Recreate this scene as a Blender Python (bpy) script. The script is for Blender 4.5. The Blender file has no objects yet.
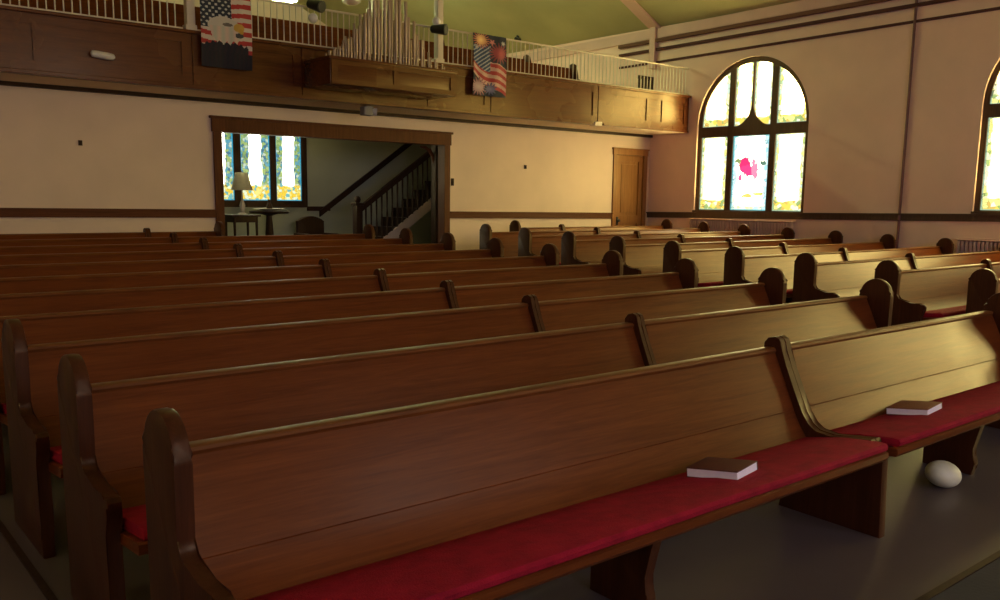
import bpy, bmesh, math, random
from mathutils import Vector, Matrix
random.seed(7)
C = bpy.context.scene
COL = C.collection
U = 0.95            # metres per pew pitch: the survey below is written in pew pitches with the eye at the origin
ZF = -1.70          # floor level at the chancel end
S = 0.027           # the nave floor climbs towards the back
def W(x, y, z): return Vector((x*U, y*U, (z-ZF)*U))
def floor_z(y): return ZF + S*max(0.0, min(y, 13.6)-2.0)

# ------------------------------------------------------------------ materials
def new_mat(name):
    m = bpy.data.materials.new(name); m.use_nodes = True
    nt = m.node_tree; nt.nodes.clear()
    o = nt.nodes.new('ShaderNodeOutputMaterial'); o.location = (600, 0)
    return m, nt, o
def N(nt, t, **k):
    n = nt.nodes.new(t)
    for a, b in k.items(): setattr(n, a, b)
    return n
def ramp(nt, stops, interp='LINEAR'):
    r = N(nt, 'ShaderNodeValToRGB'); e = r.color_ramp.elements; r.color_ramp.interpolation = interp
    while len(e) < len(stops): e.new(0.5)
    for i, (p, c) in enumerate(stops):
        e[i].position = p; e[i].color = (c[0], c[1], c[2], 1)
    return r
def math_(nt, op, a, b=None, c=None):
    n = N(nt, 'ShaderNodeMath', operation=op)
    for i, v in enumerate((a, b, c)):
        if v is None: continue
        if isinstance(v, (int, float)): n.inputs[i].default_value = v
        else: nt.links.new(v, n.inputs[i])
    return n.outputs[0]
def mix(nt, f, a, b):
    n = N(nt, 'ShaderNodeMix', data_type='RGBA')
    for s, v in ((n.inputs[0], f), (n.inputs[6], a), (n.inputs[7], b)):
        if isinstance(v, (int, float)): s.default_value = v
        elif isinstance(v, tuple): s.default_value = (v[0], v[1], v[2], 1)
        else: nt.links.new(v, s)
    return n.outputs[2]
def plain(name, col, rough=0.6, metal=0.0, noise=0.12, scale=6.0, bump=0.0, coat=0.0, spec=0.5):
    m, nt, o = new_mat(name)
    b = N(nt, 'ShaderNodeBsdfPrincipled')
    tc = N(nt, 'ShaderNodeTexCoord'); nz = N(nt, 'ShaderNodeTexNoise')
    nz.inputs['Scale'].default_value = scale; nz.inputs['Detail'].default_value = 5
    nt.links.new(tc.outputs['Object'], nz.inputs['Vector'])
    d = tuple(c*(1-noise) for c in col); l = tuple(min(1, c*(1+noise)) for c in col)
    r = ramp(nt, [(0.3, d), (0.7, l)])
    nt.links.new(nz.outputs['Fac'], r.inputs['Fac']); nt.links.new(r.outputs['Color'], b.inputs['Base Color'])
    b.inputs['Roughness'].default_value = rough; b.inputs['Metallic'].default_value = metal
    b.inputs['Coat Weight'].default_value = coat; b.inputs['Specular IOR Level'].default_value = spec
    if bump:
        bp = N(nt, 'ShaderNodeBump'); bp.inputs['Strength'].default_value = bump; bp.inputs['Distance'].default_value = 0.01
        n2 = N(nt, 'ShaderNodeTexNoise'); n2.inputs['Scale'].default_value = scale*12; n2.inputs['Detail'].default_value = 3
        nt.links.new(tc.outputs['Object'], n2.inputs['Vector'])
        nt.links.new(n2.outputs['Fac'], bp.inputs['Height']); nt.links.new(bp.outputs['Normal'], b.inputs['Normal'])
    nt.links.new(b.outputs[0], o.inputs[0])
    return m
def wood(name, dark, light, axis='X', rough=0.3, coat=0.3, spec=0.5, gscale=1.0, tint=(1.0, 0.77, 0.38)):
    m, nt, o = new_mat(name)
    b = N(nt, 'ShaderNodeBsdfPrincipled')
    tc = N(nt, 'ShaderNodeTexCoord'); mp = N(nt, 'ShaderNodeMapping')
    sc = {'X': (0.9, 16, 16), 'Y': (16, 0.9, 16), 'Z': (16, 16, 0.9)}[axis]
    mp.inputs['Scale'].default_value = tuple(s*gscale for s in sc)
    nt.links.new(tc.outputs['Object'], mp.inputs['Vector'])
    nz = N(nt, 'ShaderNodeTexNoise'); nz.inputs['Scale'].default_value = 1.6; nz.inputs['Detail'].default_value = 8
    nz.inputs['Roughness'].default_value = 0.62; nz.inputs['Distortion'].default_value = 0.7
    nt.links.new(mp.outputs[0], nz.inputs['Vector'])
    fine = N(nt, 'ShaderNodeTexNoise'); fine.inputs['Scale'].default_value = 9; fine.inputs['Detail'].default_value = 4
    nt.links.new(mp.outputs[0], fine.inputs['Vector'])
    big = N(nt, 'ShaderNodeTexNoise'); big.inputs['Scale'].default_value = 1.3; big.inputs['Detail'].default_value = 3
    nt.links.new(tc.outputs['Object'], big.inputs['Vector'])
    f = math_(nt, 'ADD', math_(nt, 'MULTIPLY', nz.outputs['Fac'], 0.62), math_(nt, 'MULTIPLY', fine.outputs['Fac'], 0.2))
    f = math_(nt, 'ADD', f, math_(nt, 'MULTIPLY', big.outputs['Fac'], 0.2))
    r = ramp(nt, [(0.36, dark), (0.52, tuple((a+c)/2 for a, c in zip(dark, light))), (0.68, light)])
    nt.links.new(f, r.inputs['Fac']); nt.links.new(r.outputs['Color'], b.inputs['Base Color'])
    b.inputs['Specular Tint'].default_value = (*tint, 1)
    rr = math_(nt, 'ADD', rough-0.11, math_(nt, 'MULTIPLY', big.outputs['Fac'], 0.22))
    nt.links.new(rr, b.inputs['Roughness'])
    b.inputs['Coat Weight'].default_value = coat; b.inputs['Coat Roughness'].default_value = max(0.05, rough-0.08)
    b.inputs['Specular IOR Level'].default_value = spec
    bp = N(nt, 'ShaderNodeBump'); bp.inputs['Strength'].default_value = 0.10; bp.inputs['Distance'].default_value = 0.01
    nt.links.new(f, bp.inputs['Height']); nt.links.new(bp.outputs['Normal'], b.inputs['Normal'])
    nt.links.new(b.outputs[0], o.inputs[0])
    return m

GLOW = 1.0
def stained(name, centre, rim, edge, band, strength, k=1.0, cells=13, inner=0.30, soft=0.10, figure=False, bandtop=0.2):
    """Lit stained glass: pale centre light, coloured patterned rim, thin edge line, lower band; UV runs 0..1 over one pane."""
    m, nt, o = new_mat(name)
    uv = N(nt, 'ShaderNodeUVMap'); sp = N(nt, 'ShaderNodeSeparateXYZ'); nt.links.new(uv.outputs[0], sp.inputs[0])
    u, v = sp.outputs[0], sp.outputs[1]
    tc = N(nt, 'ShaderNodeTexCoord')
    vo = N(nt, 'ShaderNodeTexVoronoi'); vo.inputs['Scale'].default_value = cells
    nt.links.new(tc.outputs['Object'], vo.inputs['Vector'])
    vs = N(nt, 'ShaderNodeSeparateXYZ'); nt.links.new(vo.outputs['Color'], vs.inputs[0])
    nz = N(nt, 'ShaderNodeTexNoise'); nz.inputs['Scale'].default_value = 5; nz.inputs['Detail'].default_value = 3
    nt.links.new(tc.outputs['Object'], nz.inputs['Vector'])
    wob = math_(nt, 'MULTIPLY', math_(nt, 'SUBTRACT', nz.outputs['Fac'], 0.5), 0.22)
    du = math_(nt, 'ABSOLUTE', math_(nt, 'SUBTRACT', u, 0.5))
    def step(val, lo, hi):
        n = N(nt, 'ShaderNodeMapRange', interpolation_type='SMOOTHSTEP')
        nt.links.new(val, n.inputs[0]); n.inputs[1].default_value = lo; n.inputs[2].default_value = hi
        return n.outputs[0]
    centre = tuple(q*k for q in centre)
    rimcol = ramp(nt, rim, 'CONSTANT'); nt.links.new(vs.outputs[0], rimcol.inputs['Fac'])
    bandcol = ramp(nt, band, 'CONSTANT'); nt.links.new(vs.outputs[1], bandcol.inputs['Fac'])
    duw = math_(nt, 'ADD', du, wob)
    c = mix(nt, step(duw, inner, inner+soft), centre, rimcol.outputs[0])
    vw = math_(nt, 'ADD', v, math_(nt, 'MULTIPLY', wob, 0.35))
    c = mix(nt, step(vw, bandtop, bandtop-0.05), c, bandcol.outputs[0])
    if figure:
        n3 = N(nt, 'ShaderNodeTexNoise'); n3.inputs['Scale'].default_value = 7; n3.inputs['Detail'].default_value = 2
        nt.links.new(tc.outputs['Object'], n3.inputs['Vector'])
        ns = N(nt, 'ShaderNodeSeparateXYZ'); nt.links.new(n3.outputs['Color'], ns.inputs[0])
        def blob(cu, cv, ru, rv, amt=0.9):
            a = math_(nt, 'DIVIDE', math_(nt, 'SUBTRACT', u, cu), ru); b = math_(nt, 'DIVIDE', math_(nt, 'SUBTRACT', v, cv), rv)
            d = math_(nt, 'ADD', math_(nt, 'MULTIPLY', a, a), math_(nt, 'MULTIPLY', b, b))
            d = math_(nt, 'ADD', d, math_(nt, 'MULTIPLY', math_(nt, 'SUBTRACT', ns.outputs[0], 0.5), 3.2))
            return step(d, 1.0, 0.6)
        for cu, cv, ru, rv, colr in ((.32, .60, .17, .14, (.75, .03, .16)), (.38, .52, .26, .08, (.85, .05, .22)), (.24, .46, .06, .09, (.9, .12, .3)),
                                     (.64, .57, .10, .15, (.95, .25, .40)), (.16, .66, .08, .05, (.25, .33, .12)),
                                     (.86, .63, .10, .04, (.10, .22, .16)), (.40, .20, .20, .03, (.75, .62, .15)), (.75, .22, .16, .03, (.70, .72, .2))):
            c = mix(nt, blob(cu, cv, ru, rv), c, colr)
    e1 = step(du, 0.455, 0.475)
    c = mix(nt, e1, c, edge)
    e2 = step(math_(nt, 'ABSOLUTE', math_(nt, 'SUBTRACT', v, 0.5)), 0.482, 0.492)
    c = mix(nt, e2, c, edge)
    # leading between the coloured glass
    vd = N(nt, 'ShaderNodeTexVoronoi', feature='DISTANCE_TO_EDGE'); vd.inputs['Scale'].default_value = cells
    nt.links.new(tc.outputs['Object'], vd.inputs['Vector'])
    lead = math_(nt, 'MULTIPLY', step(vd.outputs['Distance'], 0.035, 0.012), step(du, inner-0.05, inner+0.05))
    c = mix(nt, math_(nt, 'MULTIPLY', lead, 0.75), c, (0.02, 0.025, 0.02))
    em = N(nt, 'ShaderNodeEmission'); nt.links.new(c, em.inputs['Color']); em.inputs['Strength'].default_value = strength
    gl = N(nt, 'ShaderNodeBsdfGlossy'); gl.inputs['Roughness'].default_value = 0.25; gl.inputs['Color'].default_value = (0.04, 0.04, 0.04, 1)
    ad = N(nt, 'ShaderNodeAddShader'); nt.links.new(em.outputs[0], ad.inputs[0]); nt.links.new(gl.outputs[0], ad.inputs[1])
    nt.links.new(ad.outputs[0], o.inputs[0])
    return m
def lit(name, col, strength):
    m, nt, o = new_mat(name)
    em = N(nt, 'ShaderNodeEmission'); em.inputs['Color'].default_value = (*col, 1); em.inputs['Strength'].default_value = strength
    tc = N(nt, 'ShaderNodeTexCoord'); nz = N(nt, 'ShaderNodeTexNoise'); nz.inputs['Scale'].default_value = 3
    nt.links.new(tc.outputs['Object'], nz.inputs['Vector'])
    r = ramp(nt, [(0.3, tuple(c*0.85 for c in col)), (0.7, col)]); nt.links.new(nz.outputs['Fac'], r.inputs['Fac'])
    nt.links.new(r.outputs[0], em.inputs['Color']); nt.links.new(em.outputs[0], o.inputs[0])
    return m
def printed(name):
    m, nt, o = new_mat(name)
    b = N(nt, 'ShaderNodeBsdfPrincipled'); a = N(nt, 'ShaderNodeAttribute', attribute_name='print')
    nt.links.new(a.outputs['Color'], b.inputs['Base Color']); b.inputs['Roughness'].default_value = 0.8
    tc = N(nt, 'ShaderNodeTexCoord'); w = N(nt, 'ShaderNodeTexNoise'); w.inputs['Scale'].default_value = 300
    nt.links.new(tc.outputs['Object'], w.inputs['Vector'])
    bp = N(nt, 'ShaderNodeBump'); bp.inputs['Strength'].default_value = 0.1; bp.inputs['Distance'].default_value = 0.001
    nt.links.new(w.outputs['Fac'], bp.inputs['Height']); nt.links.new(bp.outputs[0], b.inputs['Normal'])
    nt.links.new(b.outputs[0], o.inputs[0]); return m

M = {}
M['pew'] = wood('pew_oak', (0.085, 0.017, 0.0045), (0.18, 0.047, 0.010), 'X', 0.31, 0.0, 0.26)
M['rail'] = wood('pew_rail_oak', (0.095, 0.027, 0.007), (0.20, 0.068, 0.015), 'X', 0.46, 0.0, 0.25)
M['pew_end_shaded'] = wood('pew_end_shaded_oak', (0.040, 0.011, 0.005), (0.085, 0.026, 0.010), 'Z', 0.36, 0.0, 0.25)  # same oak as the pews, darkened to hold the shade on the ends
M['bal'] = wood('balcony_oak', (0.066, 0.015, 0.006), (0.135, 0.039, 0.012), 'X', 0.27, 0.0, 0.5)
M['trim'] = wood('trim_wood', (0.080, 0.024, 0.010), (0.145, 0.048, 0.020), 'X', 0.5, 0.0, 0.2)
M['case'] = wood('casing_wood', (0.068, 0.020, 0.009), (0.13, 0.043, 0.018), 'Z', 0.5, 0.0, 0.2)
M['door'] = wood('door_wood', (0.20, 0.080, 0.024), (0.36, 0.165, 0.055), 'Z', 0.36, 0.1)
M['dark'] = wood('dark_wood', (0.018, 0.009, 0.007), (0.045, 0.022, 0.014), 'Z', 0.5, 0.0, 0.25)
M['frame'] = wood('window_frame_wood', (0.075, 0.048, 0.032), (0.13, 0.082, 0.052), 'Z', 0.55, 0.0, 0.25)  # wood lightened to carry the glare around the panes
M['moulding'] = plain('dark_moulding_paint', (0.10, 0.045, 0.035), 0.8, noise=0.08, spec=0.1)
M['brownband'] = plain('brown_moulding_paint', (0.19, 0.095, 0.06), 0.8, noise=0.08, spec=0.1)
M['cushion'] = plain('red_cushion', (0.31, 0.006, 0.022), 0.9, noise=0.2, scale=14, bump=0.5, spec=0.2)
M['wall'] = plain('plaster', (0.76, 0.595, 0.44), 0.85, noise=0.05, scale=1.5, bump=0.08, spec=0.2)
M['wall_pinklit'] = plain('pinklit_plaster', (0.88, 0.63, 0.49), 0.85, noise=0.05, scale=1.5, bump=0.08, spec=0.2)  # same plaster, lightened and pinkened for the light falling on this wall
M['cove'] = plain('pink_cove', (0.74, 0.49, 0.39), 0.8, noise=0.06, scale=2)
M['ceil'] = plain('olive_ceiling', (0.46, 0.44, 0.22), 0.85, noise=0.10, scale=0.8, bump=0.05, spec=0.2)
M['floor'] = plain('floor_lino', (0.10, 0.075, 0.068), 0.45, noise=0.10, scale=2.0, bump=0.03, coat=0.1)
M['carpet'] = plain('chancel_carpet', (0.062, 0.062, 0.055), 0.9, noise=0.12, scale=4, bump=0.3, spec=0.2)
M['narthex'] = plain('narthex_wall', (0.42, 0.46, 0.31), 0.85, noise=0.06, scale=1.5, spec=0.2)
M['white'] = plain('white_paint', (0.66, 0.56, 0.42), 0.5, noise=0.04)
M['plastic'] = plain('white_plastic', (0.62, 0.58, 0.52), 0.4, noise=0.03)
M['grey'] = plain('grey_plastic', (0.22, 0.20, 0.19), 0.4, noise=0.05)
M['black'] = plain('black_metal', (0.012, 0.011, 0.011), 0.4, noise=0.1)
M['iron'] = plain('painted_iron', (0.58, 0.45, 0.38), 0.5, noise=0.08)
M['pipe'] = plain('pewter_pipe', (0.36, 0.27, 0.18), 0.38, metal=0.85, noise=0.12, scale=5)
M['cover'] = plain('maroon_cloth', (0.10, 0.022, 0.016), 0.6, noise=0.1, scale=40)
M['cover2'] = plain('rust_cloth', (0.20, 0.058, 0.022), 0.6, noise=0.1, scale=40)
M['paper'] = plain('page_paper', (0.90, 0.88, 0.92), 0.7, noise=0.03, scale=60)
M['cream'] = plain('cream_ball', (0.90, 0.86, 0.58), 0.45, noise=0.18, scale=9)
M['shade'] = plain('lamp_shade_cloth', (0.60, 0.56, 0.44), 0.8, noise=0.04)
def shade_mat():
    m, nt, o = new_mat('lamp_shade_linen')
    d = N(nt, 'ShaderNodeBsdfDiffuse'); t = N(nt, 'ShaderNodeBsdfTranslucent'); mx = N(nt, 'ShaderNodeMixShader'); mx.inputs[0].default_value = .5
    tc = N(nt, 'ShaderNodeTexCoord'); w = N(nt, 'ShaderNodeTexNoise'); w.inputs['Scale'].default_value = 60
    nt.links.new(tc.outputs['Object'], w.inputs['Vector'])
    r = ramp(nt, [(.3, (.70, .68, .52)), (.7, (.80, .78, .62))]); nt.links.new(w.outputs['Fac'], r.inputs['Fac'])
    nt.links.new(r.outputs[0], d.inputs[0]); nt.links.new(r.outputs[0], t.inputs[0])
    nt.links.new(d.outputs[0], mx.inputs[1]); nt.links.new(t.outputs[0], mx.inputs[2]); nt.links.new(mx.outputs[0], o.inputs[0]); return m
M['linen'] = shade_mat()
M['brass'] = plain('dull_brass', (0.30, 0.20, 0.08), 0.4, metal=0.8)
M['glasswhite'] = plain('opal_glass', (0.85, 0.80, 0.72), 0.15, noise=0.02, coat=0.5)
M['print'] = printed('banner_print')
KA, KC, KN, TUBE = 16.0, 12.0, 14.0, 340.0
M['glass_a'] = stained('stained_yellow', (1.0, 0.79, 0.27), [(0, (.85, .78, .22)), (.25, (.95, .88, .50)), (.55, (.42, .55, .16)), (.7, (.9, .9, .6)), (.85, (.55, .72, .55))],
                       (.30, .42, .28), [(0, (.85, .62, .10)), (.3, (.85, .80, .25)), (.55, (.30, .42, .14)), (.75, (.65, .45, .10)), (.88, (.8, .85, .6))], 1.0, KA, inner=0.28, soft=0.12, bandtop=0.17)
M['glass_c'] = stained('stained_figure', (1.0, 0.86, 0.50), [(0, (.55, .85, .85)), (.4, (.80, .95, .92)), (.7, (.35, .70, .75)), (.88, (.85, .9, .6))],
                       (.12, .42, .45), [(0, (.90, .92, .70)), (.4, (.55, .85, .82)), (.75, (.8, .8, .4))], 1.0, KC, inner=0.31, soft=0.10, figure=True, bandtop=0.10)
M['glass_n'] = stained('stained_blue_rim', (1.0, 0.97, 0.70), [(0, (.22, .36, .12)), (.22, (.10, .34, .44)), (.5, (.34, .48, .16)), (.72, (.50, .62, .50)), (.86, (.04, .16, .26))],
                       (.03, .34, .50), [(0, (.90, .60, .05)), (.35, (.85, .75, .22)), (.62, (.75, .85, .60)), (.84, (.15, .45, .45))], 1.0, KN, cells=20, inner=0.12, soft=0.12, bandtop=0.24)
M['sky_pane'] = lit('cool_daylight_glass', (0.74, 0.70, 1.0), 7.5)
M['left_fill_pane'] = lit('pink_fill_glass', (1.0, 0.78, 0.84), 0.35)  # pink fill glow for the added side aisle windows
M['tube'] = lit('greenish_fluorescent_tube', (0.86, 1.0, 0.50), TUBE)
def glow(k, s):
    for n in M[k].node_tree.nodes:
        if n.type == 'EMISSION': n.inputs['Strength'].default_value = s

# ------------------------------------------------------------------ mesh helpers (metres)
def shade(me, ang=35):
    for p in me.polygons: p.use_smooth = True
    bm = bmesh.new(); bm.from_mesh(me)
    for e in bm.edges:
        e.smooth = not (len(e.link_faces) != 2 or e.calc_face_angle(9) > math.radians(ang))
    bm.to_mesh(me); bm.free()
def link(name, bm, m, parent=None, smooth=True, loc=None):
    bmesh.ops.recalc_face_normals(bm, faces=bm.faces)
    me = bpy.data.meshes.new(name); bm.to_mesh(me); bm.free()
    for mm in (m if isinstance(m, (list, tuple)) else [m]): me.materials.append(mm)
    if smooth: shade(me)
    o = bpy.data.objects.new(name, me); COL.objects.link(o)
    if parent: o.parent = parent
    if loc is not None: o.location = loc
    return o
def B(): return bmesh.new()
def bx(bm, lo, hi, bev=0.0, mi=0):
    x0, y0, z0 = lo; x1, y1, z1 = hi
    v = [bm.verts.new(p) for p in ((x0,y0,z0),(x1,y0,z0),(x1,y1,z0),(x0,y1,z0),(x0,y0,z1),(x1,y0,z1),(x1,y1,z1),(x0,y1,z1))]
    fs = [bm.faces.new([v[i] for i in q]) for q in ((0,3,2,1),(4,5,6,7),(0,1,5,4),(1,2,6,5),(2,3,7,6),(3,0,4,7))]
    for f in fs: f.material_index = mi
    if bev:
        es = list({e for f in fs for e in f.edges})
        bmesh.ops.bevel(bm, geom=es, offset=bev, segments=2, affect='EDGES', profile=0.6)
    return v
def wbox(bm, lo, hi, bev=0.0, mi=0):
    a, b = W(*lo), W(*hi)
    return bx(bm, tuple(min(p, q) for p, q in zip(a, b)), tuple(max(p, q) for p, q in zip(a, b)), bev, mi)
def prism(bm, pts, h0, h1, axis='X', bev=0.0, seg=2):
    """Closed outline swept along an axis: X takes (y,z) points, Y takes (x,z), Z takes (x,y)."""
    def P(p, h): return {'X': (h, p[0], p[1]), 'Y': (p[0], h, p[1]), 'Z': (p[0], p[1], h)}[axis]
    a = [bm.verts.new(P(p, h0)) for p in pts]; b = [bm.verts.new(P(p, h1)) for p in pts]
    n = len(pts); fa = bm.faces.new(a); fb = bm.faces.new(list(reversed(b)))
    for i in range(n): bm.faces.new((a[i], b[i], b[(i+1) % n], a[(i+1) % n]))
    if bev:
        es = list(set(fa.edges) | set(fb.edges))
        bmesh.ops.bevel(bm, geom=es, offset=bev, segments=seg, affect='EDGES', profile=0.6)
def tube(bm, path, r, n=8, cap=True):
    rings = []
    path = [Vector(p) for p in path]
    for i, p in enumerate(path):
        d = (path[min(i+1, len(path)-1)] - path[max(i-1, 0)]).normalized()
        a = d.orthogonal().normalized() if i == 0 else (rings_a - d*rings_a.dot(d)).normalized()
        rings_a = a; b = d.cross(a)
        rr = r[i] if isinstance(r, (list, tuple)) else r
        rings.append([bm.verts.new(p + (a*math.cos(t*2*math.pi/n) + b*math.sin(t*2*math.pi/n))*rr) for t in range(n)])
    for q, s in zip(rings, rings[1:]):
        for i in range(n): bm.faces.new((q[i], q[(i+1) % n], s[(i+1) % n], s[i]))
    if cap: bm.faces.new(list(reversed(rings[0]))); bm.faces.new(rings[-1])
def lathe(bm, prof, n=20, c=(0, 0, 0), cap=True):
    rings = []
    for r, z in prof:
        rings.append([bm.verts.new((c[0]+r*math.cos(t*2*math.pi/n), c[1]+r*math.sin(t*2*math.pi/n), c[2]+z)) for t in range(n)])
    for q, s in zip(rings, rings[1:]):
        for i in range(n): bm.faces.new((q[i], q[(i+1) % n], s[(i+1) % n], s[i]))
    if cap:
        bm.faces.new(list(reversed(rings[0]))); bm.faces.new(rings[-1])
def plate(bm, outer, holes, to3d, depth):
    """Flat plate with holes, filled from its outlines, then given thickness along depth."""
    edges = []
    for loop in [outer] + holes:
        vs = [bm.verts.new(to3d(p)) for p in loop]
        edges += [bm.edges.new((vs[i], vs[(i+1) % len(vs)])) for i in range(len(vs))]
    r = bmesh.ops.triangle_fill(bm, edges=edges, use_beauty=True, use_dissolve=False)
    fs = [g for g in r['geom'] if isinstance(g, bmesh.types.BMFace)]
    e = bmesh.ops.extrude_face_region(bm, geom=fs)
    bmesh.ops.translate(bm, verts=[g for g in e['geom'] if isinstance(g, bmesh.types.BMVert)], vec=depth)

# ------------------------------------------------------------------ object helpers
def tag(o, label=None, cat=None, group=None, kind=None):
    for k, v in (('label', label), ('category', cat), ('group', group), ('kind', kind)):
        if v: o[k] = v
    return o
def thing(name, label, cat, loc=(0, 0, 0), group=None, rz=0.0):
    o = bpy.data.objects.new(name, None); COL.objects.link(o); o.location = loc; o.rotation_euler.z = rz
    o.empty_display_size = 0.1
    return tag(o, label, cat, group)
def struct(name, bm, m, label, cat, parent=None, smooth=False):
    o = link(name, bm, m, parent, smooth)
    if parent is None: tag(o, label, cat, None, 'structure')
    return o
def copy_tree(o, parent=None):
    c = o.copy(); COL.objects.link(c)
    if parent: c.parent = parent
    for ch in list(o.children): copy_tree(ch, c)
    return c

# ================================================================== THE SETTING
XW, XL, YF, YB, YG = 15.79, -1.2, -5.0, 13.605, 24.0
EAVE, RIDGE_X = 3.78, 7.3
SLOPE = 0.486
RIDGE_Z = EAVE + SLOPE*(XW-RIDGE_X)
# floor
bm = B()
ys = [1.62, 2.0, 13.6, 19.0]
for y0, y1 in zip(ys, ys[1:]):
    q = [W(XL-.3, y0, floor_z(y0)), W(XW+.4, y0, floor_z(y0)), W(XW+.4, y1, floor_z(y1)), W(XL-.3, y1, floor_z(y1))]
    lo = [v - Vector((0, 0, .25)) for v in q]
    a = [bm.verts.new(v) for v in q]; b = [bm.verts.new(v) for v in lo]
    bm.faces.new(a); bm.faces.new(b[::-1])
    for i in range(4): bm.faces.new((a[i], a[(i+1) % 4], b[(i+1) % 4], b[i]))
bmesh.ops.remove_doubles(bm, verts=bm.verts, dist=1e-5)
struct('floor', bm, M['floor'], 'worn brown floor sloping up under the pews', 'floor')
bm = B(); wbox(bm, (XL-.3, YF-.3, ZF-.25), (XW+.4, 1.615, ZF))
struct('floor_chancel', bm, M['carpet'], 'grey chancel floor in front of the first pew', 'floor')
bm = B(); wbox(bm, (XL, 1.60, ZF-.01), (XW, 1.635, ZF+.006))
struct('trim_1', bm, M['dark'], 'dark joint strip across the floor before the first pew', 'trim')
bm = B(); prism(bm, [(y*U, (floor_z(y)-ZF+d)*U) for y, d in ((3.1, .012), (13.3, .012), (13.3, -.01), (3.1, -.01))], .815*U, .845*U)
struct('trim_2', bm, M['dark'], 'dark strip on the floor along the side aisle', 'trim')
# ceiling: two slopes
for nm, xa, xb in (('ceiling_right', XW, RIDGE_X), ('ceiling_left', XL, RIDGE_X)):
    bm = B()
    za = EAVE if nm == 'ceiling_right' else RIDGE_Z - SLOPE*(RIDGE_X-XL)
    ex = .35 if nm == 'ceiling_right' else -.35
    prism(bm, [(W(xa+ex, 0, 0).x, W(0, 0, za-SLOPE*.35).z), (W(xb, 0, 0).x, W(0, 0, RIDGE_Z).z), (W(xb, 0, 0).x, W(0, 0, RIDGE_Z+.15).z), (W(xa+ex, 0, 0).x, W(0, 0, za-SLOPE*.35+.15).z)], (YF-.2)*U, (YG+.2)*U, 'Y')
    struct(nm, bm, M['ceil'], 'olive painted sloping ceiling' if nm == 'ceiling_right' else 'olive painted ceiling slope over the far side', 'ceiling')
# ceiling rib meeting the wall above the balcony end
bm = B()
for yr in (13.57,):
    pr = [(W(XW, 0, 0).x, W(0, 0, EAVE-.05).z), (W(RIDGE_X, 0, 0).x, W(0, 0, RIDGE_Z-.05).z), (W(RIDGE_X, 0, 0).x, W(0, 0, RIDGE_Z+.02).z), (W(XW, 0, 0).x, W(0, 0, EAVE+.02).z)]
    prism(bm, pr, (yr-.15)*U, (yr+.15)*U, 'Y', bev=.02)
struct('trim_3', bm, M['cove'], 'pale pink rib running up the ceiling from the balcony corner', 'trim')
# gable walls and left wall
GAB = [(XL-.3, ZF-.2), (XW+.4, ZF-.2), (XW+.4, EAVE), (XW, EAVE+.05), (RIDGE_X, RIDGE_Z+.1), (XL, EAVE+.05), (XL-.3, EAVE)]
def arch(cx, z0, half, spring, n=24, rise=1.0):
    p = [(cx-half, z0), (cx+half, z0)]
    for i in range(n+1):
        t = math.pi*i/n
        p.append((cx+half*math.cos(t), spring+half*rise*math.sin(t)))
    return p
FRONT_WIN = [(7.4, 1.0, 1.05, 2.6), (1.9, 0.3, 1.2, 1.9)]  # second window is unseen, added as fill without glare on the pews
bm = B()
plate(bm, GAB, [arch(c, z0, h, sp) for c, z0, h, sp in FRONT_WIN], lambda p: W(p[0], YF, p[1]), Vector((0, -.25*U, 0)))
struct('wall_front', bm, M['wall'], 'plain chancel wall behind the viewer', 'wall')
bm = B()
plate(bm, GAB, [], lambda p: W(p[0], YG, p[1]), Vector((0, .25*U, 0)))
struct('wall_gallery', bm, M['wall'], 'rear wall of the gallery', 'wall')
LEFT_FILL_WIN = [(9.6, -.2, 1.2, 1.6), (4.4, -.2, 1.2, 1.6), (-0.8, -.2, 1.2, 1.6)]  # unseen windows added to brighten the opposite wall
bm = B(); plate(bm, [(YF-.2, ZF-.2), (YG+.2, ZF-.2), (YG+.2, EAVE+.1), (YF-.2, EAVE+.1)], [arch(*q) for q in LEFT_FILL_WIN], lambda p: W(XL, p[0], p[1]), Vector((-.22*U, 0, 0)))
struct('wall_left', bm, M['wall'], 'plain side wall by the side aisle', 'wall')

# right wall with three arched windows; its courses drift slightly along the wall
def sk(y): return -0.0145*(y-9.0)
WIN_C = [10.99, 5.19, -0.61]
R_OUT, SPR, SILL = 1.32, 1.60, -0.20
def win_outline(c, r=R_OUT, z0=SILL, n=28): return [(y, z+sk(c)) for y, z in arch(c, z0, r, SPR, n)]
bm = B()
plate(bm, [(YF-.2, ZF-.2), (YG+.2, ZF-.2), (YG+.2, EAVE+.1), (YF-.2, EAVE+.1)], [win_outline(c) for c in WIN_C], lambda p: W(XW, p[0], p[1]), Vector((.22*U, 0, 0)))
struct('wall_right', bm, M['wall_pinklit'], 'plaster wall coloured for pinkish light, with tall arched stained glass windows', 'wall')

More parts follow.
